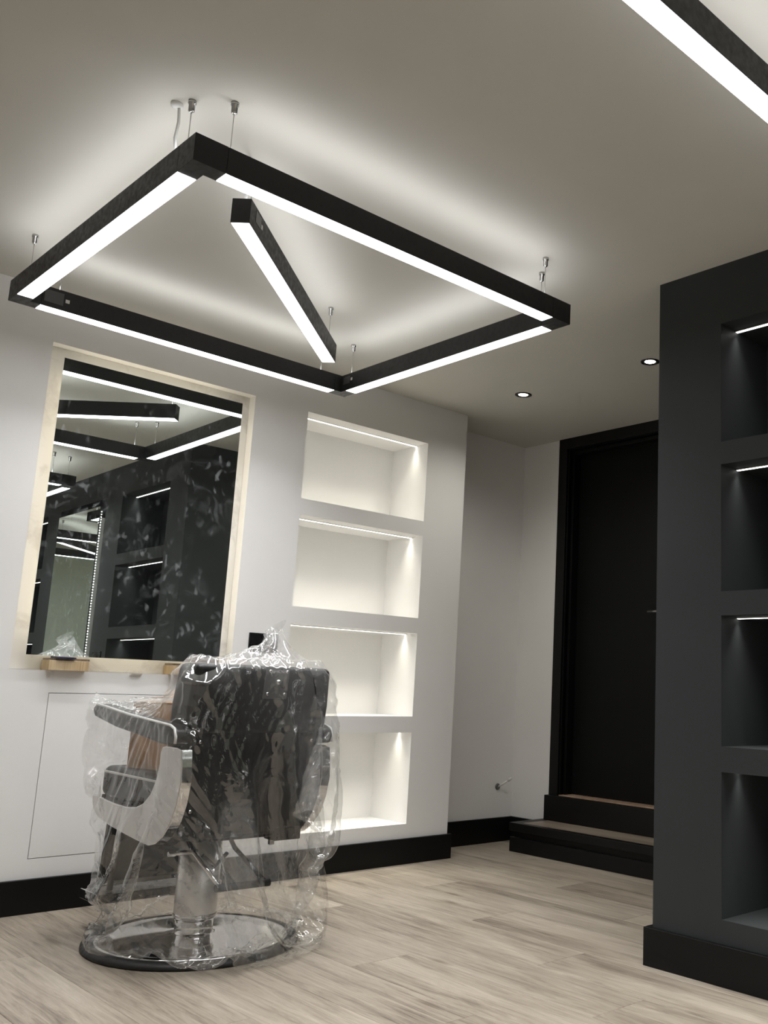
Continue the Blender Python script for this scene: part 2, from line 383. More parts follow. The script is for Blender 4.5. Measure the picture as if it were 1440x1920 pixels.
# ------------------------------------------------------------------ door and steps
dr = thing('door_1', ((LX0 + LX1) / 2, AY + .09, LZ0)); dr['kind'] = 'structure'
dr['label'] = 'black painted door at the top of two steps'
bx('door_leaf', 'black_door', dr, LX0, LX1, AY + .088, AY + .128, LZ0 + .004, LZ1, .002)
bx('casing', 'black_gloss', dr, DX, DX + .068, AY - .014, AY + .012, LZ0 - .03, H, .003)
bx('casing', 'black_gloss', dr, LX1 - .03, LX1 + .09, AY - .014, AY, LZ0 - .03, H, .003)
bx('casing', 'black_gloss', dr, DX + .068, LX1 - .03, AY - .014, AY, 2.333, H, .003)
bx('door_stop', 'black_gloss', dr, LX0 - .01, LX0 + .012, AY + .03, AY + .086, LZ0, LZ1, .002)
bx('door_stop', 'black_gloss', dr, LX0 - .028, LX0 - .004, AY + .0, AY + .03, LZ0, LZ1, .002)
bx('door_stop', 'black_gloss', dr, LX0, LX1, AY + .03, AY + .086, LZ1 - .02, LZ1, .002)
h = MB().tube([(.845, AY + .086, 1.328), (.845, AY + .05, 1.328), (.838, AY + .042, 1.328), (.715, AY + .042, 1.328)], .009, 10).build('handle', 'steel', dr)
MB().tube([(.845, AY + .088, 1.328), (.845, AY + .078, 1.328)], .025, 20).build('rosette', 'steel', dr)
bx('threshold', 'sill_wood', dr, LX0 - .03, LX1, AY + .0, AY + .13, .28, LZ0, .003)

st = thing('door_step', (.95, 4.0, 0), 'low black step with a bare wood tread below the black door', 'step')
bx('skirting', 'black_gloss', st, .028, EX - .03, 3.8735, 3.8915, 0, .077, .0015, 1)
bx('riser', 'black_gloss', st, .05, EX - .03, 3.8915, 3.91, 0, .115)
bx('nosing', 'black_gloss', st, .03, EX - .03, 3.862, 3.905, .112, .155, .004)
bx('body', 'black_gloss', st, .03, .10, 3.905, AY - BT, 0, .155, .002)
bx('tread', 'tread_wood', st, .10, EX - .03, 3.905, 4.105, .135, .1553, .001)
up = thing('upper_step', (.95, 4.13, 0), 'black upper step riser directly under the door threshold', 'step')
bx('riser', 'black_gloss', up, .062, EX - .03, 4.105, 4.14, .1555, .292, .003)
bx('riser_backing', 'black_gloss', up, .10, EX - .03, 4.14, 4.16, 0.1555, .28)

# ------------------------------------------------------------------ pendant lights
BW, LZB, LZT = .056, 2.1754, 2.2509
X0, X1, Y0, Y1 = .3507, 1.7520, .9438, 2.3726
CL = .092
def clip(parent, x, y, two=False):
    b = MB().lathe(x, y, [(0, H - .0), (.011, H), (.011, H - .008), (.0085, H - .009), (.0085, H - .030), (.004, H - .034), (0, H - .034)], 14)
    if two: b.lathe(x, y, [(0, H - .052), (.004, H - .052), (.008, H - .056), (.008, H - .078), (.004, H - .082), (0, H - .082)], 14)
    b.build('ceiling_clip', 'steel', parent)
    MB().tube([(x, y, H - .03), (x, y, LZT - .001)], .0011, 6).build('suspension_wire', 'steel', parent)
def beam(parent, x, y, length, rz, energy):
    ld = bpy.data.lights.get('beam_%d' % round(length * 100)) or bpy.data.lights.new('beam_%d' % round(length * 100), 'AREA')
    ld.shape = 'RECTANGLE'; ld.size = length; ld.size_y = BW - .008; ld.energy = energy; ld.color = LED_COL; ld.spread = math.radians(112)
    lo = bpy.data.objects.new('beam_light', ld); COL.objects.link(lo); lo.parent = parent
    lo.location = Vector((x, y, LZB - .003)) - WLOC[parent.name]; lo.rotation_euler = (0, 0, rz)
def bar(parent, x0, x1, y0, y1, d0, d1, axis):
    o = bx('light_bar', 'black_aluminium', parent, x0, x1, y0, y1, LZB, LZT, .0008, 1)
    m = .0022
    if axis == 0:
        MB().box(d0, d1, y0 + m, y1 - m, LZB - .0012, LZB + .002).build('diffuser', 'led_down', o)
        MB().box(d0, d1, y0 + .012, y1 - .012, LZT - .002, LZT + .0012).build('uplight_diffuser', 'led_up', o)
        beam(parent, (d0 + d1) / 2, (y0 + y1) / 2, d1 - d0 - .01, 0, LED_BEAM)
    else:
        MB().box(x0 + m, x1 - m, d0, d1, LZB - .0012, LZB + .002).build('diffuser', 'led_down', o)
        MB().box(x0 + .012, x1 - .012, d0, d1, LZT - .002, LZT + .0012).build('uplight_diffuser', 'led_up', o)
        beam(parent, (x0 + x1) / 2, (d0 + d1) / 2, d1 - d0 - .01, math.pi / 2, LED_BEAM)
    return o
sq = thing('square_pendant_light', ((X0 + X1) / 2, (Y0 + Y1) / 2, LZB), 'black square frame pendant light hanging above the wrapped barber chair', 'pendant light', 'square frame pendant lights')
g = .0006
bar(sq, X0 + CL, X1 - CL, Y0, Y0 + BW, X0 + CL, X1 - CL, 0)
bar(sq, X0 + CL, X1 - CL, Y1 - BW, Y1, X0 + CL, X1 - CL, 0)
bar(sq, X0, X0 + BW, Y0 + CL, Y1 - CL, Y0 + CL, Y1 - CL, 1)
bar(sq, X1 - BW, X1, Y0 + CL, Y1 - CL, Y0 + CL, Y1 - CL, 1)
for cx, sx in ((X0, 1), (X1, -1)):
    for cy, sy in ((Y0, 1), (Y1, -1)):
        P = [(cx, cy), (cx + sx * (CL - g), cy), (cx + sx * (CL - g), cy + sy * BW), (cx + sx * BW, cy + sy * BW), (cx + sx * BW, cy + sy * (CL - g)), (cx, cy + sy * (CL - g))]
        MB().prism(P, 2, LZB - .0002, LZT + .0002).build('corner_connector', 'black_aluminium', sq, .0008, 1)
my, mY, mx, mX = Y0 + BW / 2, Y1 - BW / 2, X0 + BW / 2, X1 - BW / 2
for x, y, t in ((1.644, my, 0), (.46, my, 0), (mX, 1.053, 0), (mX, 2.264, 0), (.438, mY, 0), (1.628, mY, 0), (mx, 1.10, 0), (mx, 2.22, 0)): clip(sq, x, y, t)
MB().tube([(1.60, my - .02, H - .004), (1.602, my - .016, H - .012), (1.60, my - .012, H - .05), (1.588, my - .012, H - .09), (1.592, my - .006, LZT)], .0042, 8).build('power_cable', 'white_plastic', sq)
MB().lathe(1.60, my - .022, [(0, H), (.016, H), (.016, H - .008), (.006, H - .012), (0, H - .012)], 16).build('cable_grommet', 'white_plastic', sq)
bx('rating_sticker', 'sticker', sq, X0 + BW, X0 + BW + .0008, Y0 + .10, Y0 + .165, LZB + .018, LZT - .012)
bx('sticker_dot', 'white_plastic', sq, X0 + BW, X0 + BW + .001, Y0 + .172, Y0 + .186, LZB + .032, LZB + .045)
bx('rating_sticker', 'sticker', sq, X0 + .07, X0 + .12, Y1 - BW - .0008, Y1 - BW, LZB + .03, LZT - .012)
bx('sticker_dot', 'white_plastic', sq, X0 + .126, X0 + .138, Y1 - BW - .001, Y1 - BW, LZB + .04, LZB + .052)
# diagonal bar
A = Vector((1.5325, 1.1946, 0)); Bq = Vector((.7055, 2.0498, 0)); ln = (Bq - A).length
t = (Bq - A).normalized(); nn = Vector((-t.y, t.x, 0))
dg = thing('linear_pendant_light', ((A.x + Bq.x) / 2, (A.y + Bq.y) / 2, LZB), 'short black linear pendant set diagonally inside the square frame light over the chair', 'pendant light', 'diagonal linear pendant lights')
def obox(a0, a1, hw, z0, z1):
    P = [A + t * a0 + nn * hw, A + t * a1 + nn * hw, A + t * a1 - nn * hw, A + t * a0 - nn * hw]
    return MB().prism([(p.x, p.y) for p in P], 2, z0, z1)
lb = obox(0, ln, BW / 2, LZB, LZT).build('light_bar', 'black_aluminium', dg, .0008, 1)
obox(.003, ln - .003, BW / 2 - .0022, LZB - .0012, LZB + .002).build('diffuser', 'led_down', lb)
obox(.02, ln - .02, BW / 2 - .012, LZT - .002, LZT + .0012).build('uplight_diffuser', 'led_up', lb)
beam(dg, (A.x + Bq.x) / 2, (A.y + Bq.y) / 2, ln - .02, math.atan2(t.y, t.x), LED_BEAM * .95)
q = A + t * .075; clip(dg, q.x, q.y); q = A + t * (ln - .03); clip(dg, q.x, q.y)
q = A + t * .03; MB().tube([(q.x, q.y, H), (q.x + .004, q.y, H - .06), (q.x, q.y, LZT)], .004, 8).build('power_cable', 'white_plastic', dg)
def sticker(a0, a1, z0, z1, mat, nm):
    P = [A + t * a0 - nn * (-BW / 2), A + t * a1 - nn * (-BW / 2)]
    P = [A + t * a0 + nn * s * 1 for s in (-BW / 2, -BW / 2 - .001)] + [A + t * a1 + nn * s for s in (-BW / 2 - .001, -BW / 2)]
    MB().prism([(p.x, p.y) for p in P], 2, z0, z1).build(nm, mat, dg)
sticker(.05, .10, LZB + .03, LZT - .01, 'sticker', 'rating_sticker'); sticker(.106, .118, LZB + .036, LZB + .05, 'white_plastic', 'sticker_dot')
DXL = 2.566
s2 = copy_tree(sq, (DXL, 0, 0)); s2['label'] = 'black square frame pendant light crossing the top right corner of the photo'
d2 = copy_tree(dg, (DXL, 0, 0)); d2['label'] = 'diagonal black linear pendant inside the square frame light at the top right'
s3 = copy_tree(sq, (2 * DXL, 0, 0)); s3['label'] = 'black square frame pendant light at the far right end, seen only in the mirror'
d3 = copy_tree(dg, (2 * DXL, 0, 0)); d3['label'] = 'diagonal black linear pendant at the far right end, seen only in the mirror'

# recessed downlights
for (x, y, lab) in ((.529, 3.353, 'small round black downlight in the ceiling near the white wall corner'), (1.355, 3.359, 'small round black downlight in the ceiling beside the charcoal wall')):
    d = thing('recessed_downlight', (x, y, H - .004), lab, 'downlight', 'recessed downlights before the door')
    MB().lathe(x, y, [(.044, H), (.044, H - .003), (.040, H - .0045), (.028, H - .003), (.024, H + .006)], 40).build('bezel', 'black_plastic', d)
    MB().lathe(x, y, [(0, H - .0012), (.015, H - .0016), (.025, H - .001)], 32).build('lens', 'downlight_lens', d)
    sd = bpy.data.lights.new('downlight', 'SPOT'); sd.energy = 16.0; sd.color = (1, .95, .86); sd.spot_size = math.radians(150); sd.spot_blend = 1.0; sd.shadow_soft_size = .02
    so = bpy.data.objects.new('downlight', sd); COL.objects.link(so); so.parent = d; so.location = (0, 0, -.01)

# ------------------------------------------------------------------ niche strips
POS = ['top', 'second from top', 'third from top', 'bottom']
def niche_strip(T, u0, u1, z, mat, power, lab, group, rot):
    c = T((u0 + u1) / 2, -.1, z)
    s = thing('led_strip', (c[0], c[1], z - .004), lab, 'led strip', group)
    def b2(ua, ub, da, db, z0, z1):
        p, q = T(ua, da, z0), T(ub, db, z1)
        return MB().box(min(p[0], q[0]), max(p[0], q[0]), min(p[1], q[1]), max(p[1], q[1]), z0, z1)
    ch = b2(u0 + .001, u1 - .001, -.108, -.092, z - .0035, z).build('channel', 'satin_metal', s)
    b2(u0 + .002, u1 - .002, -.1055, -.0945, z - .0048, z - .003).build('diffuser', mat, s)
    ld = bpy.data.lights.new('strip_light', 'AREA'); ld.shape = 'RECTANGLE'; ld.size = u1 - u0 - .02; ld.size_y = .009
    ld.energy = power; ld.color = (1, .95, .81) if mat == 'led_niche' else (1, .985, .94); ld.spread = math.radians(84)
    lo = bpy.data.objects.new('strip_light', ld); COL.objects.link(lo); lo.parent = s
    lo.location = (0, 0, -.003); lo.rotation_euler = (0, 0, rot)
for i, (a, b) in enumerate(NZ):
    niche_strip(TL, NA, NB, b, 'led_niche', 0.95, 'warm led strip in the soffit of the %s white wall niche' % POS[i], 'led strips in the white niches', math.pi / 2)
    niche_strip(TD, DNA, DNB, b, 'led_niche_dark', 0.8, 'led strip in the %s charcoal niche at the right edge' % POS[i], 'led strips in the charcoal niches', 0)
    niche_strip(TD, D2A, D2B, b, 'led_niche_dark', 0.8, 'led strip in the %s charcoal niche reflected beyond the dark wall mirror' % POS[i], 'led strips in the charcoal niches', 0)

# ------------------------------------------------------------------ mirrors
def wall_mirror(T, u0, u1, lab, halo):
    z0, z1 = .946, 2.126
    c = T((u0 + u1) / 2, .02, z0)
    s = thing('wall_mirror', c, lab, 'mirror', 'backlit wall mirrors')
    def b2(ua, ub, da, db, za, zb):
        p, q = T(ua, da, za), T(ub, db, zb)
        return MB().box(min(p[0], q[0]), max(p[0], q[0]), min(p[1], q[1]), max(p[1], q[1]), za, zb)
    b2(u0, u1, .023, .029, z0, z1).build('glass', 'mirror_glass', s)
    b2(u0 + .002, u1 - .002, .0185, .0228, z0 + .002, z1 - .002).build('backing', 'black_plastic', s)
    b2(u0 + .07, u1 - .07, -.05, .0183, z0 + .07, z1 - .07).build('mounting_frame', 'white_plastic', s)
    if halo != 'led_halo':          # bare led tape: a row of separate dots along the edge
        for uu in (u0 + .010, u1 - .010):
            dm = MB(); zz = z0 + .02
            while zz < z1 - .02:
                p, q = T(uu - .003, .0095, zz), T(uu + .003, .0165, zz)
                dm.box(min(p[0], q[0]), max(p[0], q[0]), min(p[1], q[1]), max(p[1], q[1]), zz, zz + .007); zz += .02
            dm.build('led_tape', halo, s)
        return s
    i, k = .055, .012
    for q in ((u0 + i, u0 + i + k, z0 + i, z1 - i), (u1 - i - k, u1 - i, z0 + i, z1 - i), (u0 + i + k, u1 - i - k, z1 - i - k, z1 - i), (u0 + i + k, u1 - i - k, z0 + i, z0 + i + k)):
        b2(q[0], q[1], *((.002, .018) if halo == 'led_halo' else (.012, .016)), q[2], q[3]).build('backlight_strip', halo, s)
    return s
wm = wall_mirror(TL, 1.262, 2.046, 'tall frameless backlit mirror in the white wall, with smudged glass', 'led_halo')
wm.rotation_euler = (0, -.0045, 0)
wall_mirror(TD, 3.238, 4.05, 'frameless mirror in the charcoal wall between niches, seen by reflection', 'led_niche_dark')
def block(y0, y1, lab):
    s = thing('wooden_block', (0, (y0 + y1) / 2, RZ0), lab, 'wood block', 'wooden blocks propping the mirror')
    bx('block', 'raw_wood', s, -.05, .034, y0, y1, RZ0 + .0003, .929, .0012)
    bx('packing_slip', 'tread_wood', s, -.05, .02, y0 + .004, y1 + .006, .929, .9375, .0006)
block(1.347, 1.497, 'short pale wooden block propping the left lower corner of the mirror')
block(1.838, 1.98, 'short pale wooden block propping the mirror behind the chair cover')
pk = thing('packing_wedge', (.01, 1.41, .9376), 'small dark blue plastic wedge between wooden block and mirror', 'wedge')
MB().prism([(-.03, .9376), (.045, .9376), (.045, .942), (-.03, .9458)], 1, 1.372, 1.442).build('wedge', 'blue_plastic', pk)
sh = MB().prism([(0, .878), (.006, .882), (.016, .8895), (.016, .8903), (0, .8903)], 1, 1.675, 1.722).build('plaster_shim', 'white_paint'); tag(sh, 'tiny white shim sticking out under the mirror recess', 'shim')
def socket_plate(T, u, z, lab):
    c = T(u, 0, z - .043)
    s = thing('switch_plate', c, lab, 'switch')
    def b2(ua, ub, da, db, za, zb):
        p, q = T(ua, da, za), T(ub, db, zb)
        return MB().box(min(p[0], q[0]), max(p[0], q[0]), min(p[1], q[1]), max(p[1], q[1]), za, zb)
    b2(u - .073, u + .073, .0002, .008, z - .043, z + .043).build('plate', 'black_plastic', s, .002)
    b2(u - .02, u - .003, .008, .011, z - .012, z + .012).build('rocker', 'black_plastic', s, .001)
    b2(u + .003, u + .02, .008, .011, z - .012, z + .012).build('rocker', 'black_plastic', s, .001)
socket_plate(TL, 2.268, 1.048, 'black switch plate on the white wall between mirror and niches')
socket_plate(TD, 3.06, 1.02, 'black switch plate on the charcoal wall beside the dark wall mirror')

# cable tail in the alcove
ct = thing('cable_tail', (AX, 4.038, .31), 'short pale conduit stub poking from the alcove wall near the step', 'conduit')
MB().tube([(AX, 4.038, .31), (AX + .004, 4.038, .31), (AX + .008, 4.038, .31)], [.019, .018, .012], 20).build('wall_collar', 'dark_steel', ct)
MB().tube([(AX + .005, 4.038, .31), (AX + .03, 4.05, .326), (AX + .058, 4.075, .352)], .0058, 10).build('conduit', 'white_plastic', ct)
MB().tube([(AX + .052, 4.07, .347), (AX + .068, 4.086, .364)], .0085, 10).build('end_cap', 'white_plastic', ct)

# ------------------------------------------------------------------ barber chair (faces the mirror, -x)
CX, CY = .73, 1.68
ch = thing('barber_chair', (CX, CY, 0), 'black vinyl barber chair on a round chrome base, wrapped in clear plastic', 'chair')
base = MB().lathe(CX, CY, [(0, .004), (.30, .006), (.315, .020), (.306, .0245), (.29, .0235), (.24, .025), (.15, .029), (.095, .033), (.075, .035), (0, .035)], 96).build('base_plate', 'chrome', ch)
MB().lathe(CX, CY, [(.30, .0005), (.346, .0005), (.350, .004), (.349, .012), (.340, .019), (.322, .0225), (.3145, .0215), (.30, .0195)], 96).build('rubber_ring', 'rubber', base)
col = MB().lathe(CX, CY, [(.0705, .0335), (.0665, .036), (.0625, .042), (.0625, .072), (.066, .080), (.072, .0835), (.0725, .088), (.0725, .094)], 64).build('collar', 'chrome', ch)
MB().lathe(CX, CY, [(.0705, .094), (.0705, .40), (.0, .40)], 64).build('hydraulic_column', 'satin_metal', ch)
MB().lathe(CX, CY, [(.0, .087), (.0728, .0872), (.0735, .091), (.0705, .098)], 64).build('seal_ring', 'chrome', ch)
# seat underside frame and mechanism
sf = bx('seat_frame', 'black_plastic', ch, .47, .98, 1.48, 1.88, .395, .46, .008)
bx('mount_plate', 'black_plastic', sf, .62, .98, 1.53, 1.83, .365, .395, .004)
bx('recline_latch', 'black_plastic', sf, .93, 1.0, 1.80, 1.90, .352, .395, .003)
bx('latch_pin', 'steel', sf, .95, .966, 1.805, 1.822, .335, .353, .002)
# cushions
def cushion(name, pts8, r, parent):
    return MB().add(pts8, [(0, 2, 3, 1), (4, 5, 7, 6), (0, 1, 5, 4), (1, 3, 7, 5), (3, 2, 6, 7), (2, 0, 4, 6)]).build(name, 'black_vinyl', parent, r, 5)
def boxpts(x0, x1, y0, y1, z0, z1): return [(x, y, z) for z in (z0, z1) for y in (y0, y1) for x in (x0, x1)]
seat = cushion('seat_cushion', boxpts(.40, .95, 1.445, 1.915, .46, .565), .028, ch)
def ring_tube(x0, x1, y0, y1, z, r, rr=.03):
    P = []
    for cx_, cy_, a0 in ((x1 - rr, y1 - rr, 0), (x0 + rr, y1 - rr, 90), (x0 + rr, y0 + rr, 180), (x1 - rr, y0 + rr, 270)):
        for k in range(6):
            a = math.radians(a0 + 18 * k); P.append((cx_ + rr * math.cos(a), cy_ + rr * math.sin(a), z))
    P.append(P[0]); return MB().tube(P, r, 6, True, False)
ring_tube(.402, .948, 1.447, 1.913, .545, .0045).build('seat_piping', 'piping', seat)
HW = .258; YM = 1.69
bk = MB()
# backrest: lower body narrow between the arms, upper body wider, leaning back slightly
def slab(zs):
    secs = []
    for (z, xf, xb, hw) in zs: secs.append([(xf, YM - hw, z), (xb, YM - hw, z), (xb, YM + hw, z), (xf, YM + hw, z)])
    m = MB(); n = len(secs); m.v = [p for s_ in secs for p in s_]
    m.f.append([0, 1, 2, 3]); m.sm.append(True)
    for i in range(n - 1):
        for k in range(4): m.f.append([i * 4 + k, i * 4 + (k + 1) % 4, i * 4 + 4 + (k + 1) % 4, i * 4 + 4 + k]); m.sm.append(True)
    m.f.append([(n - 1) * 4 + k for k in (3, 2, 1, 0)]); m.sm.append(True)
    return m
back = slab([(.375, .90, .995, .215), (.42, .895, 1.0, .236), (.72, .905, 1.033, .238)]).build('backrest_lower', 'black_vinyl', ch, .012, 3)
upper = slab([(.70, .90, 1.034, .256), (.80, .905, 1.046, HW), (.93, .92, 1.060, HW - .008)]).build('backrest_upper', 'black_vinyl', ch, .022, 4)
bp_ = bx('headrest_bracket', 'dark_steel', upper, 1.0515, 1.056, 1.68, 1.77, .822, .928, .002)
bp_.rotation_euler = (0, math.radians(6.3), 0)
for (y, z) in ((1.693, .838), (1.757, .838), (1.693, .912), (1.757, .912)):
    x = 1.0485 + (z - .80) * .11
    MB().tube([(x, y, z), (x + .007, y, z), (x + .0095, y, z)], [.0065, .006, .003], 14).build('bracket_screw', 'chrome', upper)
MB().tube([(1.054, 1.725, .877), (1.068, 1.725, .877), (1.076, 1.725, .877)], [.011, .0105, .005], 18).build('bracket_bolt', 'chrome', upper)
for (y, z) in ((YM - .205, .683), (YM - .205, .468), (YM + .205, .683), (YM + .205, .468)):
    x = 1.0 + (z - .42) * .107
    MB().tube([(x - .002, y, z), (x + .005, y, z), (x + .008, y, z)], [.007, .0065, .003], 14).build('back_screw', 'chrome', back)
# arms
SIDE0 = [(1.092, .663), (1.101, .62), (1.106, .57), (1.092, .505), (1.066, .45), (1.02, .402), (.975, .376), (.93, .365), (.86, .368), (.76, .376), (.62, .39), (.52, .405), (.478, .425), (.462, .45), (.458, .474),
        (.49, .478), (.56, .470), (.65, .464), (.74, .463), (.81, .470), (.86, .487), (.905, .52), (.935, .565), (.948, .61), (.947, .645), (.958, .664), (.985, .668), (1.06, .668)]
SIDE = [(x - .018, z - .006 if z < .6 else z) for x, z in SIDE0]
def arm(ys, lab):
    ya, yb = sorted((CY - .005 + ys * .268, CY - .005 + ys * .234)); yo = CY - .005 + ys * .268
    p = MB().prism(SIDE, 1, ya, yb).build('arm_panel', 'chrome', ch, .002, 2)
    # satin face plate, slightly inset from the bright edge
    cxm = sum(q[0] for q in SIDE) / len(SIDE)
    P = []
    n = len(SIDE)
    for i in range(n):
        a, b_, c_ = Vector(SIDE[i - 1]), Vector(SIDE[i]), Vector(SIDE[(i + 1) % n])
        e = (c_ - a).normalized(); nrm = Vector((-e.y, e.x))
        P.append(tuple(b_ - nrm * .005 * -1)) if False else P.append(tuple(b_ + nrm * INS))
    MB().prism(P, 1, min(yo, yo + ys * .0015), max(yo, yo + ys * .0015)).build('arm_face_plate', 'satin_metal', p)
    yl, yh = sorted((CY - .005 + ys * .288, CY - .005 + ys * .228))
    pad = MB()
    prof = [(.40, .752), (.42, .735), (.60, .708), (.80, .690), (.94, .675), (1.02, .671), (1.055, .677), (1.062, .700), (1.054, .722), (1.02, .735), (.90, .742), (.70, .756), (.50, .775), (.43, .779), (.405, .772)]
    pd = MB().prism(prof, 1, yl, yh).build('arm_pad', 'black_vinyl', ch, .012, 4)
    yp = yl + .003 if ys < 0 else yh - .003
    top = [(.43, .777), (.50, .773), (.70, .754), (.90, .741), (1.015, .734), (1.045, .725), (1.058, .70), (1.056, .68)]
    MB().tube([(x, yp, z) for x, z in top], .0045, 8).build('arm_piping', 'piping', pd)
    MB().tube([(1.0, (ya + yb) / 2, .655), (1.0, (ya + yb) / 2, .68)], .014, 12).build('arm_bracket', 'black_plastic', p)
def _area(P): return sum(P[i - 1][0] * P[i][1] - P[i][0] * P[i - 1][1] for i in range(len(P)))
INS = .004 if _area(SIDE) > 0 else -.004
arm(-1, ''); arm(1, '')
for (yy, s_) in ((1.43, 0), (1.92, 0)): bx('arm_bracket', 'black_plastic', ch, .62, .80, min(yy, 1.675) if yy < 1.675 else 1.88, max(yy, 1.48) if yy < 1.675 else yy, .405, .44, .003)
# leg rest and foot rest
lr = MB().prism([(.43, .50), (.392, .50), (.352, .165), (.392, .155)], 1, 1.49, 1.87).build('leg_rest', 'black_vinyl', ch, .012, 3)
fr_ = bx('foot_rest', 'black_plastic', ch, .325, .47, 1.455, 1.905, .105, .132, .005)
bx('foot_rest_trim', 'chrome', fr_, .323, .472, 1.449, 1.4545, .103, .134, .001)
bx('foot_rest_trim', 'chrome', fr_, .323, .472, 1.9055, 1.911, .103, .134, .001)
for yy in (1.52, 1.84): MB().tube([(.45, yy, .43), (.41, yy, .26), (.40, yy, .132)], .011, 10).build('foot_rest_strut', 'chrome', ch)
# pump lever
pl = MB().tube([(.79, 1.60, .345), (.86, 1.585, .318), (1.03, 1.60, .232)], .0075, 10).build('pump_lever', 'chrome', ch)
MB().tube([(.79, 1.75, .345), (.86, 1.735, .318), (1.03, 1.76, .232)], .0075, 10).build('lever_arm', 'black_plastic', pl)
MB().tube([(1.03, 1.585, .231), (1.03, 1.68, .230), (1.03, 1.775, .229)], .012, 12).build('lever_grip', 'rubber', pl)
MB().tube([(.86, 1.50, .318), (.86, 1.60, .318)], .008, 10).build('lever_pivot', 'steel', pl)
MB().tube([(.84, 1.63, .30), (.845, 1.675, .262), (.84, 1.72, .30)], .007, 10).build('lever_link', 'black_plastic', pl)

# cardboard box lying on the seat
cb = thing('cardboard_box', (.70, 1.64, .566), 'brown cardboard box lying on the seat under the plastic cover', 'box')
ca, sa = math.cos(math.radians(14)), math.sin(math.radians(14))
def rbx(name, x0, x1, y0, y1, z0, z1, par):
    m = MB().box(x0, x1, y0, y1, z0, z1)
    m.v = [(.70 + x * ca - y * sa, 1.64 + x * sa + y * ca, z) for x, y, z in m.v]
    return m.build(name, 'cardboard', par, .002, 1)
bb = rbx('box_body', -.19, .16, -.13, .14, .5665, .79, cb)
rbx('flap', -.19, -.017, -.13, .14, .7905, .7935, bb); rbx('flap', -.014, .16, -.13, .14, .7905, .7935, bb)
rbx('tape', -.038, .008, -.131, .141, .7938, .7942, bb)

